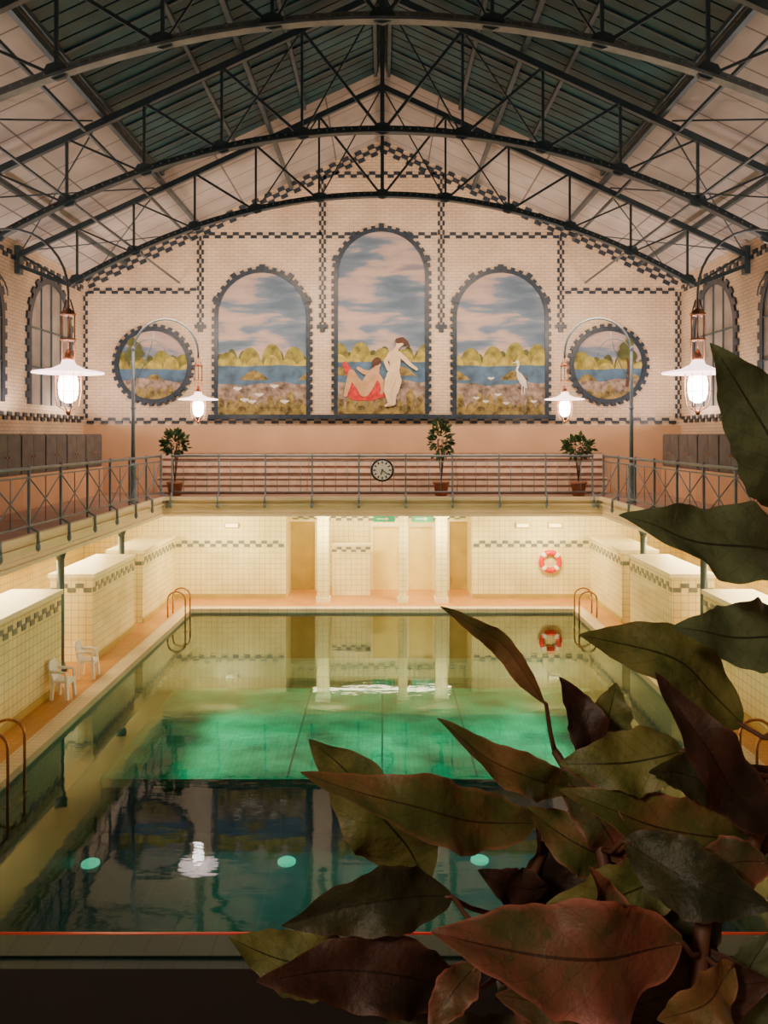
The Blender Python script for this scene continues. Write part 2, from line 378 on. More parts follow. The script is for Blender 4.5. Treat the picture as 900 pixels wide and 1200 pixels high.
mb=MB(); DC[0]=0; chain(mb,[(404,427,3.0),(412,440,5),(416,455,7),(420,464,6)],.076); chain(mb,[(416,460,9),(434,463,7),(450,460,5)],.076); chain(mb,[(436,446,5),(444,455,7)],.076)
mk('painted_red_cloth',mb,'pred',mC)
mb=MB(); DC[0]=0
chain(mb,[(441,433,4.2),(437,440,7),(432,449,7.5),(427,458,7)],.090)
chain(mb,[(427,458,6),(417,446,4.8),(412,437,3.8)],.090); chain(mb,[(412,437,3.8),(408,452,3.2),(405,463,2.2)],.090)
chain(mb,[(441,438,3.2),(447,447,2.8),(449,456,2.2),(447,461,1.8)],.090); chain(mb,[(434,438,3.2),(426,436,2.6),(420,432,2)],.090)
mk('painted_person',mb,'pskin2',mC,label='reclining dark-haired bather on a red cloth')
mb=MB(); DC[0]=0; chain(mb,[(441,433,2.4),(442,428,4.0),(442,427,4.2)],.104); mk('painted_head',mb,'pskin2',mC)
mb=MB(); DC[0]=0; caps(mb,(442,423.5),(440,425),4.6,4.2,.108); caps(mb,(438,425),(437.5,429),2.4,1.8,.108); mk('painted_hair',mb,'phair',mC)
mb=MB(); DC[0]=0
chain(mb,[(466,407,2.3),(463,412,3),(462,418,7),(463,426,6.2),(462,434,6.0),(461,441,8.2),(460,447,8)],.104)
chain(mb,[(464,446,6.6),(463,458,4.4),(461,462,3.6),(461,473,2.4)],.104); chain(mb,[(461,473,2.2),(456,475,1.6)],.104)
chain(mb,[(457,446,6.2),(454,458,4.2),(455,463,3.4),(457,473,2.3)],.118); chain(mb,[(457,473,2),(452,475.5,1.5)],.118)
chain(mb,[(467,415,3),(474,421,2.6),(481,428,2),(488,433,1.5)],.118); chain(mb,[(458,415,3),(452,424,2.5),(455,433,2),(460,437,1.6)],.118)
mk('painted_person',mb,'pskin',mC,label='standing bather with brown hair stretching out one arm')
mb=MB(); DC[0]=0; chain(mb,[(466,407,2.2),(468,403,3.9),(469,402,4.0)],.132); mk('painted_head',mb,'pskin',mC)
mb=MB(); DC[0]=0; chain(mb,[(466,400,3.2),(471,399,3.4),(476,402,2.4),(479,406,1.2)],.136); mk('painted_hair',mb,'phair',mC)
def bird(root,x,y,k):
    mb=MB(); DC[0]=0
    chain(mb,[(x,y,3.2*k),(x+4*k,y+7*k,4*k),(x+8*k,y+14*k,1.2*k)],.076); chain(mb,[(x,y,2*k),(x-3*k,y-6*k,1.2*k),(x-1*k,y-12*k,1.1*k),(x-2*k,y-16*k,1.8*k)],.077)
    chain(mb,[(x-3*k,y-16*k,.8*k),(x-8*k,y-14*k,.3*k)],.077); chain(mb,[(x+3*k,y+8*k,.6*k),(x+3*k,y+22*k,.5*k)],.077); chain(mb,[(x+6*k,y+10*k,.6*k),(x+6*k,y+22*k,.5*k)],.077)
    mk('painted_heron',mb,'pwhite',root,label='white heron standing in water')
bird(mR,608,440,1.0)
for x,y in((283,468),(292,470),(300,462),(330,470),(318,452),(275,455)):
    mb=MB(); DC[0]=0; chain(mb,[(x,y,1.2),(x+4,y+1,2.2),(x+8,y,1)],.076); mk('painted_water_bird',mb,'pwhite',mL)
for x,y in((555,466),(566,470),(580,462),(590,472),(622,470),(572,443)):
    mb=MB(); DC[0]=0; chain(mb,[(x,y,1.0),(x+3,y+1,1.6),(x+6,y,.8)],.076); mk('painted_water_lily',mb,'pwhite',mR)
for cxp,lab,sd in((180,'round lake painting in a toothed dark brick ring',3),(712,'round lake painting with tall tree in a toothed brick ring',6)):
    cu=U(cxp); cv=V(428); r=40/SC
    root=thing('round_painting',(cu,WY,cv-r),lab,'painting')
    circ=[(cu+r*math.cos(2*math.pi*i/40),cv+r*math.sin(2*math.pi*i/40)) for i in range(40)]
    mb=MB(); mb.prism(circ,mpback,0,.04); mk('painted_sky',mb,'psky',root)
    def cl(u,cu=cu,cv=cv,r=r):
        h=math.sqrt(max(0,r*r-(u-cu)**2)); return cv-h,cv+h
    scenery(root,cu-r,cu+r,cv-r,V(432),cl,sd,.62)
    mb=MB(); sx=1 if cxp>448 else -1; DC[0]=0
    chain(mb,[(cxp+sx*22,452,2),(cxp+sx*24,430,1.4),(cxp+sx*22,412,1)],.074); mk('painted_trunk',mb,'phair',root)
    mb=MB(); DC[0]=0
    for a,b,q in((20,408,7),(26,416,6),(15,415,5),(24,400,4)): caps(mb,(cxp+sx*a,b),(cxp+sx*(a+2),b+2),q,q,.080)
    mk('painted_tree_crown',mb,'pbush3',root)
    mb=MB(); kk=64
    for i in range(kk):
        a0=2*math.pi*i/kk;a1=2*math.pi*(i+1)/kk; w=r+(.20 if i%2 else .12)
        mb.prism([(cu+r*math.cos(a0),cv+r*math.sin(a0)),(cu+r*math.cos(a1),cv+r*math.sin(a1)),(cu+w*math.cos(a1),cv+w*math.sin(a1)),(cu+w*math.cos(a0),cv+w*math.sin(a0))],mpback,0,.08)
    mk('brick_frame',mb,'frieze',root,label='toothed blue-black brick ring')

# ------------------------------------------------------------ trusses
TY=[18.6,14.65,10.7]
def za(x): return 10.14-.040*x*x
def zt(x): return roofz(x)-.34
y=TY[0]; XE=7.15
root=thing('roof_truss',(0,y,7.2),'blue-grey riveted iron arch truss under the roof','roof truss','iron roof trusses')
mb=MB(); N=40
for i in range(N):
    xa=-XE+2*XE*i/N; xb=-XE+2*XE*(i+1)/N
    mb.beam((xa,y,za(xa)),(xb,y,za(xb)),.15,.04); mb.beam((xa,y,za(xa)+.06),(xb,y,za(xb)+.06),.03,.11)
mk('arch_chord',mb,'steel',root)
for s in(-1,1):
    mb=MB(); mb.beam((0,y,zt(0)),(8.38*s,y,zt(8.38)),.10,.12); mk('top_chord',mb,'steel',root)
    mb=MB(); mb.box(8.4*s,8.28*s,y-.1,y+.1,8.35,9.0); mb.beam((XE*s,y,za(XE)),(8.34*s,y,8.55),.07,.09); mb.beam((XE*s,y,za(XE)),(8.3*s,y,zt(8.3)),.05,.05); mk('wall_bracket',mb,'steel',root)
nodes=[0,1.45,2.9,4.3,5.7,7.0]
def strut(p,q,w=.046):
    mb=MB(); mb.beam((p[0],y,p[1]),(q[0],y,q[1]),w,w,up=(0,1,0)); mk('strut',mb,'steel',root)
strut((0,za(0)),(0,zt(0)),.08)
for s in(-1,1):
    for i,x in enumerate(nodes):
        if i: strut((s*x,za(x)),(s*x,zt(x)))
        if i<len(nodes)-1:
            x2=nodes[i+1]
            strut((s*x,za(x)),(s*x2,zt(x2)),.048 if i<3 else .036)
            if i<2: strut((s*x,zt(x)),(s*x2,za(x2)),.028)
    for x in nodes:
        if x==0 and s>0: continue
        mb=MB(); c=(s*x,za(x)+.03); R=.12
        mb.prism([(c[0]+R*math.cos(math.pi*k/4)*1.4,c[1]+R*math.sin(math.pi*k/4)+.03) for k in range(8)],lambda u,v,d:Vector((u,d,v)),y-.03,y+.03)
        mk('gusset_plate',mb,'steel',root)
mb=MB(); x=-7.0
while x<7.05:
    mb.lathe((x,y-.016,za(x)+.065),[(.02,0),(.014,.012)],6,axis='y')
    x+=.15
rv=mk('rivets',mb,'rivet',root); rv['kind']='stuff'
for ty in TY[1:]:
    r2=dup(root,(0,ty-TY[0],0))
for c in r2.children:
    if c.name.startswith('arch_chord'):
        c.data=c.data.copy(); c.data.materials[0]=M['steel2']  # nearest arch gets a paler tone for the light on it
r2['label']='blue-grey riveted iron arch truss, arch tinted paler as lit, visible rivet rows'
for x in(0,2.55,5.05,7.2):
    for s in((1,) if x==0 else (-1,1)):
        mb=MB(); z=roofz(x)-.2
        mb.beam((s*x,-2.4,z),(s*x,WY-.02,z),.09,.10)
        if x==5.05: mb.beam((s*(x+.3),-2.4,z-.3),(s*(x+.3),WY-.02,z-.3),.05,.06)
        mk('roof_purlin',mb,'steel',None,'long blue-grey iron purlin under the roof boards','roof beam',group='roof purlins')
for x in(5.7,):
    for s in(-1,1):
        mb=MB(); mb.beam((s*x,TY[2],za(x)+.1),(s*x,WY-.02,za(x)+.1),.04,.04)
        mk('longitudinal_tie',mb,'steel',None,'thin blue-grey iron tie linking the trusses','roof beam',group='truss ties')
ys=[TY[2],TY[1],TY[0],WY-.1]
for i in range(3):
    for s in(-1,1):
        ya,yb=ys[i]+.1,ys[i+1]-.1
        root=thing('wind_brace',(s*6.7,(ya+yb)/2,roofz(6.7)-.3),'crossed thin iron bracing rods below the roof','brace','roof bracing rods')
        for a,b in((5.2,8.2),(8.2,5.2)):
            mb=MB(); mb.tube([(s*a,ya,roofz(a)-.28),(s*b,yb,roofz(b)-.28)],.016,6); mk('brace_rod',mb,'steel',root)
# ------------------------------------------------------------ lower side partitions
for s in(-1,1):
    for (a,b) in((7.3,14.75),(16.35,19.1),(19.75,WY)):
        root=thing('tiled_partition',(s*6.3,(a+b)/2,.08),'low cream-tiled partition with grey-blue checker band','partition wall','poolside partitions')
        mb=MB(); mb.box(s*5.84,s*6.7,a,b,.08,1.78); mk('partition_body',mb,'tile',root)
        mb=MB(); mb.box(s*5.80,s*6.74,a-.02,b-.002,1.78,1.86); mk('partition_coping',mb,'white',root)
        mb=MB(); mp=(lambda u,v,d,s=s:Vector((s*(5.84-d),u,v))); band(mb,(a+.02,1.58),(b-.02,1.58),2,.16,.09,mp,0,.012)
        mp2=(lambda u,v,d,a=a:Vector((u,a-d,v))); band(mb,(min(s*5.86,s*6.68),1.58),(max(s*5.86,s*6.68),1.58),2,.16,.09,mp2,0,.012)
        mk('checker_band',mb,'frieze2',root)
        mb=MB(); mb.box(s*5.82,s*5.84,a,b,.08,.2); mk('skirting',mb,'ochredark',root)
for x0,x1 in((372,386),(467,477),(510,524)):
    a=(x0-CX)*22.3/F;b=(x1-CX)*22.3/F
    root=thing('tiled_pier',((a+b)/2,22.3,.08),'slim cream tiled square pier supporting the gallery','pillar','tiled gallery piers')
    mb=MB(); mb.box(a,b,22.15,22.15+(b-a),.08,FB); mk('shaft',mb,'tile',root)
    mb=MB(); mb.box(a-.03,b+.03,22.12,22.18+(b-a),.08,.22); mk('pier_base',mb,'white',root)
    mb=MB(); mb.box(a-.04,b+.04,22.11,22.19+(b-a),FB-.14,FB-.002); mk('capital',mb,'white',root)
def A(px): return (px-CX)*24.0/F
dn=1
for x0,x1,zt_,mt,lab in((437,467,1.95,'door','ochre yellow panelled door'),(479,507,1.95,'door','ochre yellow panelled door'),(338,369,2.1,'ochredark','dark ochre panel standing in for dim open passage'),(527,551,2.1,'ochredark','dark ochre panel standing in for dim open passage')):  # outer two are added panels, dark for the dim of open passages
    mb=MB(); a,b=A(x0),A(x1); mb.box(a,b,ay-.06,ay-.002,.08,zt_,0)
    mb.box(a-.06,a,ay-.1,ay-.002,.08,zt_+.06,1); mb.box(b,b+.06,ay-.1,ay-.002,.08,zt_+.06,1); mb.box(a,b,ay-.1,ay-.002,zt_,zt_+.06,1)
    if mt=='door': mb.box(b-.12,b-.08,ay-.12,ay-.06,1.05,1.12,1)
    o=S('door_%d'%dn,mb,[mt,'white']); o['label']=lab; dn+=1
root=thing('tiled_partition',(U(411),23.3,.08),'white tiled shower partition with checker band on top','partition wall')
a,b=(389-CX)*23.1/F,(434-CX)*23.1/F
mb=MB(); mb.box(a,b,23.15,23.3,.08,1.5); mk('partition_body',mb,'tile',root)
mb=MB(); mb.box(a-.02,b+.02,23.12,23.33,1.5,1.56); mk('partition_coping',mb,'white',root)
mb=MB(); band(mb,(a,1.40),(b,1.40),2,.14,.07,lambda u,v,d:Vector((u,23.15-d,v)),0,.012); mk('checker_band',mb,'frieze2',root)
for x in(450,493):
    root=thing('exit_sign',(A(x),22.8,2.3),'small green escape-route sign with white arrow','sign','green escape signs')
    mb=MB(); mb.box(A(x)-.3,A(x)+.3,22.78,22.82,2.22,2.40); mk('sign_panel',mb,'green',root)
    mb=MB(); c=A(x); mp=lambda u,v,d:Vector((u,22.78-d,v-.04))
    mb.prism([(c-.2,2.335),(c+.05,2.335),(c+.05,2.30),(c+.15,2.35),(c+.05,2.40),(c+.05,2.365),(c-.2,2.365)],mp,0,.004); mk('sign_arrow',mb,'clockface',root)
    mb=MB(); mb.beam((c-.2,22.8,2.40),(c-.2,22.8,2.56),.015,.015); mb.beam((c+.2,22.8,2.40),(c+.2,22.8,2.56),.015,.015); mk('sign_rod',mb,'steel2',root)
for x in(272,612,650):
    root=thing('wall_lamp',(U(x),WY,2.1),'small rectangular lit lamp on cream tiles','lamp','poolside wall lamps')
    mb=MB(); mb.box(U(x)-.2,U(x)+.2,WY-.05,WY,2.06,2.2); mk('lamp_housing',mb,'ochredark',root)
    mb=MB(); mb.box(U(x)-.17,U(x)+.17,WY-.09,WY-.05,2.08,2.18); mk('lamp_diffuser',mb,'lampglow',root)

# ------------------------------------------------------------ pool
pool=thing('swimming_pool',(0,14.3,-2.5),'sunken green-tiled swimming pool with pale coping','swimming pool')
Y0=7.4;Y1=21.3;YS=14.4;DZ=-2.4
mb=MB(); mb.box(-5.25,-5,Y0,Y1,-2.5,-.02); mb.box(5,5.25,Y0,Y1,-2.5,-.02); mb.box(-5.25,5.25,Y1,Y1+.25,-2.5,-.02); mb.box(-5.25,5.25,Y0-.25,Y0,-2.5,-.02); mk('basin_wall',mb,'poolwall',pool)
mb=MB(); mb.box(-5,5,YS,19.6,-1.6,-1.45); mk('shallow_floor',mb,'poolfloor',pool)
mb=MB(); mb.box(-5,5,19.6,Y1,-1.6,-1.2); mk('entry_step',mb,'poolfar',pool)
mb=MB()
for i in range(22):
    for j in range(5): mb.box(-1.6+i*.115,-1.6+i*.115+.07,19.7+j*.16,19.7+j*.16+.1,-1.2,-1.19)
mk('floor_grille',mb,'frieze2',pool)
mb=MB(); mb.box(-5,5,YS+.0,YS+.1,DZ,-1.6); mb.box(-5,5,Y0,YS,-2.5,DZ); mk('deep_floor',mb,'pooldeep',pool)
mb=MB(); mb.box(-5.3,-5,Y0-.3,Y1+.3,-.02,.1); mb.box(5,5.3,Y0-.3,Y1+.3,-.02,.1); mb.box(-5,5,Y1,Y1+.3,-.02,.1); mk('coping',mb,'coping',pool)
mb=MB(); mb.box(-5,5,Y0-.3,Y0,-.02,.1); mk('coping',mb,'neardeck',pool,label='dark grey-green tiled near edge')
for x in(-1.7,0,1.7):
    mb=MB(); mb.box(x-.015,x+.015,YS+.1,19.5,-1.45,-1.445); mk('lane_line',mb,'poolfar',pool)
mb=MB(); mb.box(-5,-4.75,Y0,Y1,-.76,-.70); mb.box(4.75,5,Y0,Y1,-.76,-.70); mk('underwater_ledge',mb,'poolwall',pool)
for px,py in((106,1010),(336,1008),(562,1006)):
    Y=F*(H-DZ-.04)/(py-CY); x=(px-CX)*Y/F
    mb=MB(); mb.lathe((x,Y,DZ),[(.15,0),(.15,.03),(.12,.05)],24); mk('floor_glow_disc',mb,'glowdisc',pool)
def watermat():
    m=bpy.data.materials.new('pool_water'); m.use_nodes=True; nt=m.node_tree; N=nt.nodes; L=nt.links; N.clear()
    out=N.new('ShaderNodeOutputMaterial'); mix=N.new('ShaderNodeMixShader'); tr=N.new('ShaderNodeBsdfTransparent'); gl=N.new('ShaderNodeBsdfGlossy')
    tr.inputs[0].default_value=(.30,.80,.70,1); gl.inputs[0].default_value=(.72,.88,1.0,1); gl.inputs['Roughness'].default_value=.03
    fr=N.new('ShaderNodeFresnel'); fr.inputs[0].default_value=1.46; L.new(fr.outputs[0],mix.inputs[0]); L.new(tr.outputs[0],mix.inputs[1]); L.new(gl.outputs[0],mix.inputs[2]); L.new(mix.outputs[0],out.inputs[0])
    tc=N.new('ShaderNodeTexCoord'); mp=N.new('ShaderNodeMapping'); mp.inputs['Scale'].default_value=(.7,1.6,1); L.new(tc.outputs['Object'],mp.inputs[0])
    nz=N.new('ShaderNodeTexNoise'); nz.inputs['Scale'].default_value=2.2; nz.inputs['Detail'].default_value=3; L.new(mp.outputs[0],nz.inputs['Vector'])
    bp=N.new('ShaderNodeBump'); bp.inputs['Strength'].default_value=.07; bp.inputs['Distance'].default_value=.03; L.new(nz.outputs['Fac'],bp.inputs['Height'])
    L.new(bp.outputs[0],gl.inputs['Normal']); return m
M['water']=watermat()
mb=MB(); mb.add([(-5,Y0,0),(5,Y0,0),(5,Y1,0),(-5,Y1,0)],[(0,1,2,3)])
mk('pool_water',mb,'water',None,'calm emerald green water mirroring the hall','water')
root=thing('lane_rope',(0,7.42,.02),'thin red rope line along the pool edge','rope')
mb=MB(); mb.tube([(-4.98,7.45,.05),(4.98,7.45,.05)],.04,8); mk('rope',mb,'redline',root)
def ladder(s,y,label,hh=.55):
    root=thing('pool_ladder',(s*5.0,y,.08),label,'pool ladder','bronze pool ladders')
    for dy in(-.25,.25):
        pts=[(s*5.36,y+dy,.1),(s*5.36,y+dy,hh)]
        for k in range(9):
            a=math.pi*k/8; pts.append((s*(5.14+.22*math.cos(a)),y+dy,hh+.2*math.sin(a)))
        pts+=[(s*4.92,y+dy,.3),(s*4.92,y+dy,-.65)]
        mb=MB(); mb.tube(pts,.021,8); mk('handrail',mb,'bronze',root)
    for z in(-.25,-.55):
        mb=MB(); mb.box(s*4.86,s*4.98,y-.25,y+.25,z-.02,z+.02); mk('tread',mb,'bronze',root)
ladder(-1,20.5,'bronze double-hoop ladder by the tiled far corner'); ladder(1,20.5,'bronze double-hoop ladder by the far deck')
ladder(-1,10.9,'bronze double-hoop ladder beside the narrow orange deck'); ladder(1,10.9,'bronze double-hoop ladder half behind leaves')

# ------------------------------------------------------------ blue columns + lamps
for s in(-1,1):
    for y in(19.43,15.75):
        x=s*6.25
        root=thing('iron_column',(x,y,.08),'slim blue-grey iron column carrying the gallery','column','slim iron columns')
        mb=MB(); mb.lathe((x,y,.08),[(.07,0),(.07,FB-.09)],14); mk('shaft',mb,'steel',root)
        mb=MB(); mb.lathe((x,y,.08),[(.12,0),(.12,.06),(.08,.15),(.07,.2)],16); mk('column_base',mb,'steel',root)
        mb=MB(); mb.lathe((x,y,FB-.14),[(.07,-.18),(.10,-.08),(.12,0),(.12,.13)],16); mk('capital',mb,'steel',root)
def arclamp(s,y,hx,label,at=.026):
    x=s*5.9; hx=s*hx; z0=FZ+.01
    root=thing('arc_lamp',(x,y,z0),label,'lamp','gas-style arc lamps')
    mb=MB(); mb.lathe((x,y,z0),[(.12,0),(.12,.05),(.08,.12),(.07,.8),(.09,.85),(.05,.95)],14); mk('lamp_base',mb,'railpaint',root)
    mb=MB(); mb.lathe((x,y,z0+.9),[(.05,0),(.038,2.75)],12); mb.lathe((x,y,z0+2.2),[(.035,0),(.07,.04),(.035,.08)],12); mb.lathe((x,y,z0+3.6),[(.035,0),(.06,.04),(.015,.12)],12); mk('pole',mb,'railpaint',root)
    mb=MB(); pts=[(x,y,6.3)]
    cx=(x+hx)/2; R=abs(x-hx)/2
    for k in range(17):
        a=math.pi*k/16; pts.append((cx+(x-cx)*math.cos(a),y,6.6+R*1.05*math.sin(a)))
    pts.append((hx,y,6.5)); mb.tube(pts,at,8); mk('arched_arm',mb,'steel2',root)
    mb=MB(); pts=[]
    for k in range(15):
        a=math.pi*k/14; pts.append((x+(cx-x)*.5+(x-cx)*.5*math.cos(a),y,6.55+R*.5*math.sin(a)))
    mb.tube(pts,.012,6)
    mb.tube([(x,y,5.9),(x-s*.25,y,6.3),(x-s*.42,y,6.75),(x-s*.5,y,7.1)],.013,6); mk('scroll_brace',mb,'steel2',root)
    mb=MB()
    mb.lathe((hx,y,5.66),[(.07,0),(.05,.08),(.02,.16)],12)
    for dx in(-.085,0,.085): mb.tube([(hx+dx,y,5.64),(hx+dx,y,6.3),(hx+dx*.3,y,6.5)],.011,6)
    mb.lathe((hx,y,6.28),[(.10,0),(.11,.025),(.03,.10)],12); mb.lathe((hx,y,5.94),[(.10,0),(.11,.015),(.10,.03)],12)
    mk('copper_burner_tube',mb,'copper',root)
    mb=MB(); mb.lathe((hx,y,5.5),[(.47,0),(.46,.02),(.22,.06),(.1,.12),(.08,.18)],28,cap=False); mk('lamp_shade',mb,'shade',root)
    mb=MB(); mb.lathe((hx,y,5.20),[(.04,-.10),(.10,-.06),(.125,.02),(.13,.16),(.11,.26)],20); mk('glass_globe',mb,'globe',root)
    mb=MB()
    for k in range(8):
        a=math.pi*k/4; c,d=math.cos(a),math.sin(a); mb.tube([(hx+.17*c,y+.17*d,5.5),(hx+.18*c,y+.18*d,5.25),(hx+.15*c,y+.15*d,5.06),(hx+.03*c,y+.03*d,4.98)],.006,5)
    for z,r_ in((5.44,.172),(5.25,.182)): mb.tube([(hx+r_*math.cos(2*math.pi*k/16),y+r_*math.sin(2*math.pi*k/16),z) for k in range(16)],.005,5,True)
    mb.lathe((hx,y,4.98),[(.02,-.05),(.035,-.02),(.03,.02)],8); mk('globe_cage',mb,'copper',root)
arclamp(-1,19.2,4.36,'arched pole lamp with white enamel shade, further one'); arclamp(1,19.2,4.32,'arched pole lamp with white enamel shade, further one')
arclamp(-1,11.0,4.26,'large copper-tubed arc lamp with glowing glass globe',.018); arclamp(1,11.0,4.28,'large copper-tubed arc lamp with glowing glass globe',.018)

# ------------------------------------------------------------ railings
RT=4.10
def railing(p0,p1,bays,label,inward,far=False):
    p0=Vector(p0);p1=Vector(p1); d=(p1-p0); root=thing('gallery_railing',(p0+p1)/2,label,'railing','gallery railings')
    Z=Vector((0,0,1))
    for z,w in((RT-FZ,.030),(RT-FZ-.14,.014),(.12,.016)):
        mb=MB(); mb.tube([p0+Z*z,p1+Z*z],w,8); mk('rail',mb,'railpaint',root)
    inw=Vector(inward)
    for i in range(bays+1):
        q=p0+d*i/bays
        mb=MB(); mb.beam(q-Z*.0,q+Z*(RT-FZ),.04,.04); mb.tube([q+inw*.02+Z*.1,q+inw*.15+Z*.02,q+inw*.15-Z*.22],[.02,.025,.03],8); mb.lathe(q+inw*.15-Z*.3,[(.01,0),(.04,.04),(.04,.1),(.02,.14)],8); mb.lathe(q+Z*(RT-FZ),[(.03,0),(.035,.03),(.01,.06)],8); mk('railing_post',mb,'railpaint',root)
    for i in range(bays):
        a=p0+d*i/bays;b=p0+d*(i+1)/bays; m=(a+b)/2; lo=Z*.12; hi=Z*(RT-FZ-.14)
        mb=MB()
        if far:
            for fr in(.25,.5,.75): q=a+(b-a)*fr; mb.tube([q+lo,q+hi],.009,6)
        else:
            mb.tube([a+lo,b+hi],.012,6); mb.tube([a+hi,b+lo],.012,6); mb.tube([m+lo,m+hi],.010,6)
        mk('lattice_panel',mb,'railpaint',root)
for s in(-1,1):
    railing((s*5.72,6.6,FZ+.02),(s*5.72,20.95,FZ+.02),11,'blue-grey iron side railing with crossed lattice',(-s,0,0))
railing((-5.46,21.06,FZ+.02),(5.46,21.06,FZ+.02),9,'blue-grey iron railing in front of slatted benches',(0,-1,0),True)
root=thing('wall_clock',(0,20.98,3.6),'round black-rimmed clock hung on the gallery railing','clock')
cz=H+(CY-551)*20.9/F
mb=MB(); mb.lathe((0,21.0,cz),[(.29,0),(.30,.03),(.30,.07),(.27,.09),(.265,.085)],32,axis='y'); mk('clock_case',mb,'black',root)
mb=MB(); mb.lathe((0,20.925,cz),[(.25,0),(.25,.02)],32,axis='y'); mk('clock_face',mb,'clockface',root)
mb=MB(); mp=lambda u,v,d:Vector((u,20.905-d,cz+v))
for k in range(12):
    a=math.pi*k/6; c,s_=math.cos(a),math.sin(a); r0=.17;r1=.235;w=.016
    mb.prism([(c*r0-s_*w,s_*r0+c*w),(c*r0+s_*w,s_*r0-c*w),(c*r1+s_*w,s_*r1-c*w),(c*r1-s_*w,s_*r1+c*w)],mp,0,.004)
mk('hour_mark',mb,'black',root)
for ang,L_,w in((198,.13,.014),(125,.19,.010)):
    a=math.radians(90-ang); c,s_=math.cos(a),math.sin(a); mb=MB(); mb.prism([(-c*.03-s_*w,-s_*.03+c*w),(-c*.03+s_*w,-s_*.03-c*w),(c*L_+s_*w,s_*L_-c*w),(c*L_-s_*w,s_*L_+c*w)],mp,.005,.009); mk('clock_hand',mb,'black',root)
for x in(-4.1,0.0,4.1):
    root=thing('slatted_bench',(x,22.3,FZ),'long stepped pale beige slatted bench with added brown board darkening the gaps','bench','gallery benches')
    hw=2.04
    mb=MB(); mb.box(x-hw,x+hw,22.66,22.70,FZ+.02,FZ+1.12); mb.box(x-hw,x+hw,22.16,22.19,FZ+.02,FZ+.44); mk('slat_gap_board',mb,'slatgap',root)
    for i in range(3):
        z=FZ+.56+i*.20; mb=MB(); mb.box(x-hw,x+hw,22.62,22.66,z,z+.12); mk('backrest_slat',mb,'slatwood',root)
    for i in range(4):
        y_=22.12+i*.12; mb=MB(); mb.box(x-hw,x+hw,y_,y_+.09,FZ+.42,FZ+.46); mk('seat_slat',mb,'slatwood',root)
    for z in(FZ+.06,FZ+.25):
        mb=MB(); mb.box(x-hw,x+hw,22.13,22.16,z,z+.12); mk('bench_front_slat',mb,'slatwood',root)
for s in(-1,1):
    for i in range(9):
        y_=11.0+i*1.25
        root=thing('locker',(s*8.0,y_+.6,FZ),'grey wooden locker on a peach plinth','locker','gallery lockers')
        mb=MB(); mb.box(s*8.36,s*7.66,y_,y_+1.24,FZ,FZ+.76); mk('plinth',mb,'plaster',root)
        mb=MB(); mb.box(s*8.36,s*7.7,y_,y_+1.22,FZ+.76,FZ+1.64); mk('locker_body',mb,'brown',root)
        for k in(0,1):
            a=y_+.03+k*.59; mb=MB(); mb.box(s*7.7,s*7.675,a,a+.57,FZ+.79,FZ+1.6); mk('locker_door',mb,'brown',root)
            mb=MB(); mb.lathe((s*7.675,a+(.5 if k==0 else .07),FZ+1.15),[(.02,0),(.02,-.03*s)],8,axis='x'); mk('knob',mb,'copper',root)
root=thing('life_ring',P(645,658,WY-.1),'red life ring with white bands on cream tiles','life ring')
c=P(645,658,WY-.09); c.y=WY-.085; R=.25
def arc(a0,a1,r,k=10): return [c+Vector((R*math.cos(a0+(a1-a0)*i/k),0,R*math.sin(a0+(a1-a0)*i/k))) for i in range(k+1)]
mb=MB(); mb.tube([c+Vector((R*math.cos(2*math.pi*i/32),0,R*math.sin(2*math.pi*i/32))) for i in range(32)],.075,10,True); mk('ring',mb,'red',root)
for k in range(4):
    a=math.pi/4+k*math.pi/2; mb=MB(); mb.tube(arc(a-.2,a+.2,R,6),.079,10); mk('white_band',mb,'plastic',root)
def chair(x,y,rot,sc,label):
    root=thing('plastic_chair',(0,0,0),label,'chair','white poolside chairs')
    mb=MB(); mb.box(-.22,.22,-.22,.22,.38,.44); mb.box(-.22,.22,-.24,-.21,.34,.43); mk('seat',mb,'plastic',root)
    mb=MB()
    for i in range(5): mb.beam((-.16+i*.08,.22,.43),(-.17+i*.085,.32,.82),.078,.03,(0,1,0))
    mb.tube([(-.2,.21,.42),(-.22,.3,.74),(-.15,.33,.84),(.15,.33,.84),(.22,.3,.74),(.2,.21,.42)],.035,8); mk('backrest',mb,'plastic',root)
    for a in(-1,1):
        for b in(-1,1): mb=MB(); mb.beam((a*.2,b*.19,.41),(a*.23,b*.23,0),.09,.08,(0,1,0)); mk('leg',mb,'plastic',root)
        mb=MB(); mb.tube([(a*.23,-.2,.41),(a*.24,-.18,.62),(a*.24,0,.64),(a*.22,.28,.64)],.035,8); mk('armrest',mb,'plastic',root)
    root.location=(x,y,.08); root.rotation_euler[2]=rot; root.scale=(sc*.85,sc*.8,sc)
chair(-5.57,14.15,math.radians(86),.76,'white plastic garden chair beside the tiled partition')
chair(-5.57,15.35,math.radians(93),.80,'white plastic garden chair in front of the column gap')
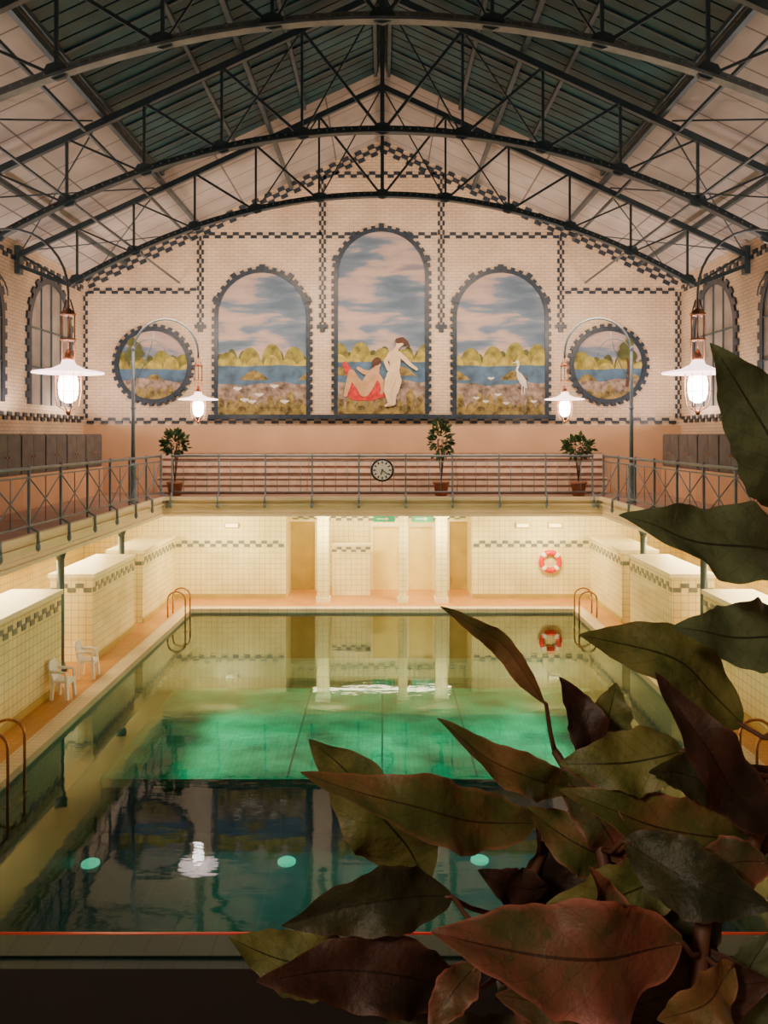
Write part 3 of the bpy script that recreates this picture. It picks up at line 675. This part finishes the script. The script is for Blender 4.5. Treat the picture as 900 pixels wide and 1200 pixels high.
def potplant(x,y,zc,r,hgt,label,seed,nl=260):
    rr=random.Random(seed)
    root=thing('potted_plant',(x,y,FZ),label,'plant')
    mb=MB(); mb.lathe((x,y,FZ),[(.15,0),(.2,.32),(.22,.32),(.22,.38),(.19,.38)],18); mk('pot',mb,'pot',root)
    mb=MB()
    for k in range(5):
        a=k*1.3; mb.tube([(x,y,FZ+.36),(x+.06*math.cos(a),y+.06*math.sin(a),(FZ+zc)/2+.2),(x+r*.4*math.cos(a),y+r*.3*math.sin(a),zc)],.012,5)
    mk('plant_stem',mb,'stem',root)
    mb=MB()
    for k in range(nl):
        a=rr.uniform(0,6.28); b=rr.uniform(-1,1); q=rr.uniform(.2,1)**.5; cb=math.sqrt(1-b*b)
        c=Vector((x+r*q*cb*math.cos(a),y+r*q*.8*cb*math.sin(a),zc+hgt*q*b))
        d=(Vector((math.cos(a)*cb,math.sin(a)*cb,b+rr.uniform(-.3,.5)))).normalized(); sd=d.orthogonal().normalized()
        sd.rotate(Matrix.Rotation(rr.uniform(0,6.28),3,d)); L_=rr.uniform(.10,.2); w=L_*.28
        mb.add([c,c+d*L_*.5+sd*w,c+d*L_,c+d*L_*.5-sd*w],[(0,1,2,3)])
    mk('foliage',mb,'foliage',root)
potplant((205-CX)*21.45/F,21.45,4.45,.32,.30,'bushy green potted plant behind the corner railing',1)
potplant((517-CX)*21.5/F,21.5,4.55,.28,.52,'tall slender potted plant between the benches',2)
potplant((678-CX)*21.45/F,21.45,4.35,.38,.26,'bushy potted plant beside the corner railing',3)
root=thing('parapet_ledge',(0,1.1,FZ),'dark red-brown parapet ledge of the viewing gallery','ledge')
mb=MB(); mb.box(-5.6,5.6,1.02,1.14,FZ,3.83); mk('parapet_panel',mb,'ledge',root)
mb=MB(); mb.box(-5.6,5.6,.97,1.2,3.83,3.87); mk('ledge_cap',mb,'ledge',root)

# ------------------------------------------------------------ foreground plant
def leafmat(name,c,c2,vein,rough=.5,nsc=14,edge=(.3,.1,.08),ef=.6):
    m,nt,b=newmat(name); N=nt.nodes; L=nt.links
    uv=N.new('ShaderNodeUVMap'); sp=N.new('ShaderNodeSeparateXYZ'); L.new(uv.outputs[0],sp.inputs[0])
    def mth(op,a,bb=None):
        q=N.new('ShaderNodeMath'); q.operation=op
        for i,v in enumerate((a,bb)):
            if v is None: continue
            if isinstance(v,(int,float)): q.inputs[i].default_value=v
            else: L.new(v,q.inputs[i])
        return q.outputs[0]
    au=mth('ABSOLUTE',mth('SUBTRACT',sp.outputs[0],.5))
    mid=mth('LESS_THAN',au,.015)
    ph=mth('FRACT',mth('SUBTRACT',mth('MULTIPLY',sp.outputs[1],9),mth('MULTIPLY',au,4)))
    sv=mth('LESS_THAN',ph,.05)
    fac=mth('MAXIMUM',mid,mth('MULTIPLY',sv,.3))
    tc=N.new('ShaderNodeTexCoord')
    nz=N.new('ShaderNodeTexNoise'); nz.inputs['Scale'].default_value=nsc; L.new(tc.outputs['Object'],nz.inputs['Vector']); nz.inputs['Detail'].default_value=8; nz.inputs['Roughness'].default_value=.68
    n2=N.new('ShaderNodeTexNoise'); n2.inputs['Scale'].default_value=55; L.new(tc.outputs['Object'],n2.inputs['Vector']); n2.inputs['Detail'].default_value=3
    cr=N.new('ShaderNodeValToRGB'); L.new(nz.outputs[0],cr.inputs[0]); cr.color_ramp.elements[0].position=.42; cr.color_ramp.elements[1].position=.58; cr.color_ramp.elements[0].color=rgba(c); cr.color_ramp.elements[1].color=rgba(c2)
    me_=N.new('ShaderNodeMix'); me_.data_type='RGBA'
    mr=N.new('ShaderNodeMapRange'); L.new(au,mr.inputs['Value']); mr.inputs['From Min'].default_value=.42; mr.inputs['From Max'].default_value=.5; mr.inputs['To Max'].default_value=ef
    L.new(mr.outputs['Result'],me_.inputs[0]); L.new(cr.outputs[0],me_.inputs[6]); me_.inputs[7].default_value=rgba(edge)
    mx=N.new('ShaderNodeMix'); mx.data_type='RGBA'; L.new(fac,mx.inputs[0]); L.new(me_.outputs[2],mx.inputs[6]); mx.inputs[7].default_value=rgba(vein)
    L.new(mx.outputs[2],b.inputs['Base Color']); b.inputs['Roughness'].default_value=rough
    ad=mth('ADD',mth('ADD',fac,mth('MULTIPLY',nz.outputs[0],1.6)),mth('MULTIPLY',n2.outputs[0],.8))
    bp=N.new('ShaderNodeBump'); bp.inputs['Strength'].default_value=.7; bp.inputs['Distance'].default_value=.004; L.new(ad,bp.inputs['Height']); L.new(bp.outputs[0],b.inputs['Normal'])
    return m
M['lg']=leafmat('olive_green_leaf',(.085,.11,.028),(.19,.19,.055),(.03,.03,.01),edge=(.2,.12,.05),ef=.4)
M['ld']=leafmat('muted_green_leaf',(.07,.105,.05),(.12,.16,.08),(.025,.03,.018),edge=(.13,.16,.08),ef=.3)
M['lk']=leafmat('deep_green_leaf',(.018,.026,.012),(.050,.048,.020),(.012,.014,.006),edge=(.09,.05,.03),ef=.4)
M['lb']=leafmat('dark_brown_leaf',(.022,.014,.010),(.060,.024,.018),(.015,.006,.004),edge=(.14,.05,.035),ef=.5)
M['lr']=leafmat('dusty_maroon_leaf',(.07,.075,.028),(.20,.065,.045),(.05,.02,.015),nsc=10,edge=(.38,.13,.10),ef=.8)
M['lo']=leafmat('russet_olive_leaf',(.09,.11,.03),(.21,.11,.045),(.05,.03,.015),nsc=10,edge=(.34,.14,.08),ef=.6)
def leaf(root,base,tip,width,mt,hint,bow=.08,fold=.25,seed=0,tw=0.0,pw=.85):
    base=Vector(base);tip=Vector(tip);d=tip-base;L_=d.length;t=d.normalized(); Nn=Vector(hint); Nn=(Nn-t*Nn.dot(t)).normalized(); Sd=t.cross(Nn)
    n1=44;m1=12; vs=[];uvs=[]; rr=random.Random(seed)
    p1=rr.uniform(0,6);p2=rr.uniform(0,6); bend=rr.choice((-1,1))*rr.uniform(.04,.10)
    for i in range(n1+1):
        s=i/n1; hw=width/2*(math.sin(math.pi*s**pw)**.78 if 0<s<1 else 0)*(1-.30*s**3)+.0005
        tws=tw*(s-.5)*1.6; N2=Nn*math.cos(tws)+Sd*math.sin(tws); S2=Sd*math.cos(tws)-Nn*math.sin(tws)
        cen=base+d*s+Nn*((bow*4*s*(1-s)+.035*math.sin(9*s+p2)*s*(1-s)*4)*L_)+S2*(bend*L_*math.sin(math.pi*s))
        for j in range(m1+1):
            v=-1+2*j/m1; w=hw*(1+.045*math.sin(s*22+p2+(3 if v<0 else 0))+.03*math.sin(s*51+p1+(2 if v<0 else 0)))
            p=cen+S2*v*w
            cr=noise.noise(p*34+Vector((seed,0,0)))*.005*min(1,abs(v)*2)*min(1,hw/.02)
            vs.append(p+N2*(abs(v)*hw*fold+.18*hw*v*v*math.sin(s*18+p1*(1 if v>0 else 2))+cr)); uvs.append((.5+v*.5,s))
    mb=MB(); fs=[]
    for i in range(n1):
        for j in range(m1):
            a=i*(m1+1)+j; fs.append((a,a+1,a+m1+2,a+m1+1))
    mb.add(vs,fs,0,True)
    o0=root.location
    me=bpy.data.meshes.new('leaf'); me.from_pydata([v-o0 for v in mb.v],[],mb.f); me.materials.append(M[mt])
    ul=me.uv_layers.new(name='UVMap')
    for lp in me.loops: ul.data[lp.index].uv=uvs[lp.vertex_index]
    me.polygons.foreach_set('use_smooth',[True]*len(me.polygons)); me.update()
    ob=bpy.data.objects.new('leaf',me); col.objects.link(ob); ob.parent=root
    return ob
px_,py_=.30,.62
plant=thing('potted_foliage_plant',(px_,py_,FZ),'large-leaved potted plant with olive and red-brown leaves','plant')
mb=MB(); mb.lathe((px_,py_,FZ),[(.14,0),(.19,.36),(.21,.36),(.21,.42),(.18,.42),(.18,.38)],28); mk('pot',mb,'pot',plant)
mb=MB(); mb.lathe((px_,py_,FZ+.38),[(.18,0),(.175,.01)],24); mk('soil',mb,'soil',plant)
stemdefs=[
 [(px_,py_,FZ+.38),P(700,1180,.74),P(712,1050,.78),P(690,950,.82),P(650,880,.86)],
 [(px_+.02,py_,FZ+.38),P(820,1180,.74),P(880,1000,.80),P(930,820,.80),P(935,640,.80),P(925,560,.8)],
 [(px_-.02,py_,FZ+.38),P(620,1220,.72),P(590,1140,.76),P(610,1060,.80),P(640,990,.84)],
]
allst=[]
for sd in stemdefs:
    pts=[Vector(p) for p in sd]; sm=[]
    for i in range(len(pts)-1):
        p0=pts[max(i-1,0)];p1=pts[i];p2=pts[i+1];p3=pts[min(i+2,len(pts)-1)]
        for k in range(8):
            t=k/8; sm.append(.5*((2*p1)+(-p0+p2)*t+(2*p0-5*p1+4*p2-p3)*t*t+(-p0+3*p1-3*p2+p3)*t**3))
    sm.append(pts[-1]); allst+=sm
    mb=MB(); nn=len(sm); mb.tube(sm,[.009-.005*i/nn for i in range(nn)],8); mk('plant_stem',mb,'stem',plant)
LV=[
 ((925,600),(832,402),92,.80,.74,'ld',(-.3,-1,.2),.06,.25,.3),
 ((928,648),(725,604),88,.80,.70,'ld',(0,-1,.5),.05,.28,.2),
 ((935,745),(788,735),78,.82,.76,'ld',(.1,-1,.5),.06,.25,0),
 ((870,850),(678,744),80,.84,.80,'lg',(.2,-1,.5),.05,.22,.2),
 ((640,825),(516,711),26,.86,.82,'lo',(-.4,-1,.1),-.05,.5,.9),
 ((672,922),(512,842),44,.80,.74,'lo',(.2,-1,.6),.05,.3,.5),
 ((690,900),(655,793),46,.84,.84,'lb',(.3,-1,.1),.05,.3,.3),
 ((800,880),(655,895),68,.81,.79,'lg',(0,-1,.5),.06,.25,0),
 ((712,900),(722,800),56,.88,.90,'lg',(0,-1,.2),.04,.2,0),
 ((905,975),(768,788),66,.76,.74,'lb',(.3,-1,.1),.05,.28,.2),
 ((630,965),(352,905),70,.80,.70,'lo',(0,-1,.7),.05,.22,.5),
 ((500,1035),(362,866),90,.83,.78,'lg',(-.3,-1,.3),.04,.2,.1),
 ((530,1050),(330,1085),66,.74,.68,'lk',(0,-1,.4),.06,.3,-.4),
 ((420,1125),(268,1098),66,.76,.72,'lg',(0,-1,.6),.05,.2,.2),
 ((800,1105),(505,1092),115,.70,.64,'lr',(.0,-1,.5),.05,.28,.5),
 ((880,985),(655,925),70,.82,.78,'lo',(.1,-1,.5),.05,.25,.4),
 ((730,985),(905,1065),76,.76,.72,'lk',(0,-1,.4),.04,.28,.3),
 ((540,1160),(300,1150),78,.74,.66,'lb',(0,-1,.5),.04,.25,.3),
 ((560,1130),(502,1215),42,.70,.66,'lr',(-.3,-1,.3),.04,.3,.4),
 ((850,1230),(905,1090),70,.78,.80,'ld',(0,-1,.2),.04,.2,0),
 ((730,1010),(615,945),58,.82,.80,'lo',(0,-1,.4),.05,.25,.3),
 ((730,1010),(640,895),48,.80,.80,'lr',(-.2,-1,.2),.05,.3,.6),
 ((800,1010),(640,1060),72,.78,.76,'lg',(0,-1,.3),.05,.25,.3),
 ((725,1095),(690,1015),42,.69,.66,'lr',(.4,-1,.3),.06,.4,.6),
 ((740,1110),(860,1010),110,.80,.80,'lk',(0,-1,.2),.03,.2,0),
 ((700,1190),(905,1150),110,.76,.74,'lb',(0,-1,.3),.04,.2,0),
 ((650,1240),(440,1180),86,.76,.72,'lk',(0,-1,.3),.04,.2,0),
 ((620,1070),(700,960),90,.84,.84,'lb',(0,-1,.2),.03,.2,0),
 ((850,960),(720,1000),80,.84,.82,'lk',(0,-1,.3),.03,.2,0),
 ((910,900),(840,1010),90,.84,.84,'lb',(0,-1,.2),.03,.2,0),
 ((660,1180),(610,1060),100,.82,.82,'lk',(0,-1,.2),.03,.2,0),
 ((760,1230),(820,1080),130,.82,.82,'lk',(0,-1,.2),.03,.2,0),
 ((690,1240),(640,1110),120,.78,.78,'lb',(0,-1,.2),.03,.2,0),
 ((720,1230),(580,1165),58,.72,.70,'lr',(0,-1,.4),.03,.3,.3),
 ((860,1130),(770,1195),56,.72,.68,'lo',(0,-1,.4),.04,.3,.3),
 ((900,1010),(800,1040),54,.78,.76,'lr',(0,-1,.5),.04,.3,.4),
 ((840,930),(760,905),46,.80,.77,'lk',(.2,-1,.3),.04,.35,.5),
 ((640,1040),(560,1020),44,.80,.77,'lb',(-.2,-1,.3),.04,.35,.5),
]
for i,(b,t,w,db,dt,mt,h,bow,fold,tw) in enumerate(LV):
    B=P(b[0],b[1],db);T=P(t[0],t[1],dt); leaf(plant,B,T,w*(db+dt)/2/F*1.08,mt,h,bow,fold,i,tw)
    q=min(allst,key=lambda s:(s-B).length+(.12 if s.z>B.z+.02 else 0))
    mid=(q+B)/2-Vector((0,0,.006)); dd=(T-B).normalized()
    mb=MB(); mb.tube([q,mid,B,B+dd*.008],[.0028,.0024,.0022,.0015],6); mk('petiole',mb,'stem',plant)

# ------------------------------------------------------------ lights
def area(name,loc,rot,sx,sy,e,c):
    l=bpy.data.lights.new(name,'AREA'); l.shape='RECTANGLE'; l.size=sx; l.size_y=sy; l.energy=e; l.color=c
    o=bpy.data.objects.new(name,l); o.location=loc; o.rotation_euler=rot; col.objects.link(o); return o
warm=(1,.79,.40); pink=(1,.78,.68)
for s in(-1,1):
    for y in(9.5,13,16.5,20):
        area('gallery_tube_light',(s*7.4,y,2.45),(0,math.radians(45*s),0),.25,2.6,130,warm)
for x in(-4.4,-1.4,1.4,4.4):
    area('gallery_tube_light',(x,21.3,2.52),(math.radians(25),0,0),1.0,.12,125,warm)
area('alcove_light',(0,23.5,2.7),(0,0,0),4,.3,80,warm)
for s in(-1,1):
    for y in(7,12.5,17.5,21):
        area('ceiling_fill',(s*7.9,y,4.95),(math.pi,math.radians(-18*s),0),.5,1.6,78,pink)  # unseen lights added to brighten the ceiling
area('gable_washlight',(0,18.8,9.6),(math.radians(62),0,0),7,.4,270,(1,.75,.56))
for s in(-1,1):
    area('gable_washlight',(s*5.2,18.8,8.0),(math.radians(72),0,0),3,.4,140,(1,.75,.56))
area('bench_fill',(0,20.2,8.2),(math.radians(24),0,0),9,.2,150,(1,.77,.56))  # unseen strip light added to brighten the far gallery benches
area('viewing_gallery_lamp',(-1.4,-1.6,6.0),(math.radians(38),0,math.radians(-22)),.3,.3,50,(1,.78,.56))
area('near_edge_fill',(0,.6,2.5),(math.radians(30),0,0),6,.3,60,(1,.75,.5))  # unseen light added to lift the red rope and near deck
def spot(loc,d,e,c,ang):
    l=bpy.data.lights.new('underwater_spot','SPOT'); l.energy=e; l.color=c; l.spot_size=math.radians(ang); l.spot_blend=1; l.shadow_soft_size=.12
    o=bpy.data.objects.new('underwater_spot',l); o.location=loc; o.rotation_euler=Vector(d).to_track_quat('-Z','Y').to_euler(); col.objects.link(o)
for s in(-1,1):
    for y in(15.4,17.2):
        spot((s*4.1,y,-.12),(-s*2.2,0.0,-1),300,(.04,1,.56),125)
    spot((s*4.3,10.5,-.3),(-s*2.5,0.2,-1),60,(.06,1,.80),120)  # dim spots added to turn the deep end greener
spot((0,16.0,-.12),(0,0,-1),90,(.04,1,.56),160)
w=bpy.data.worlds.new('World'); bpy.context.scene.world=w; w.use_nodes=True; w.node_tree.nodes['Background'].inputs[0].default_value=(.02,.02,.03,1)
cam=bpy.data.cameras.new('cam'); co=bpy.data.objects.new('cam',cam); col.objects.link(co); co.location=(0,0,H); co.rotation_euler=(math.pi/2,0,0)
cam.sensor_width=36; cam.lens=F/1200*36; cam.shift_x=2/1200; cam.shift_y=-90/1200; cam.clip_start=.05
bpy.context.scene.camera=co
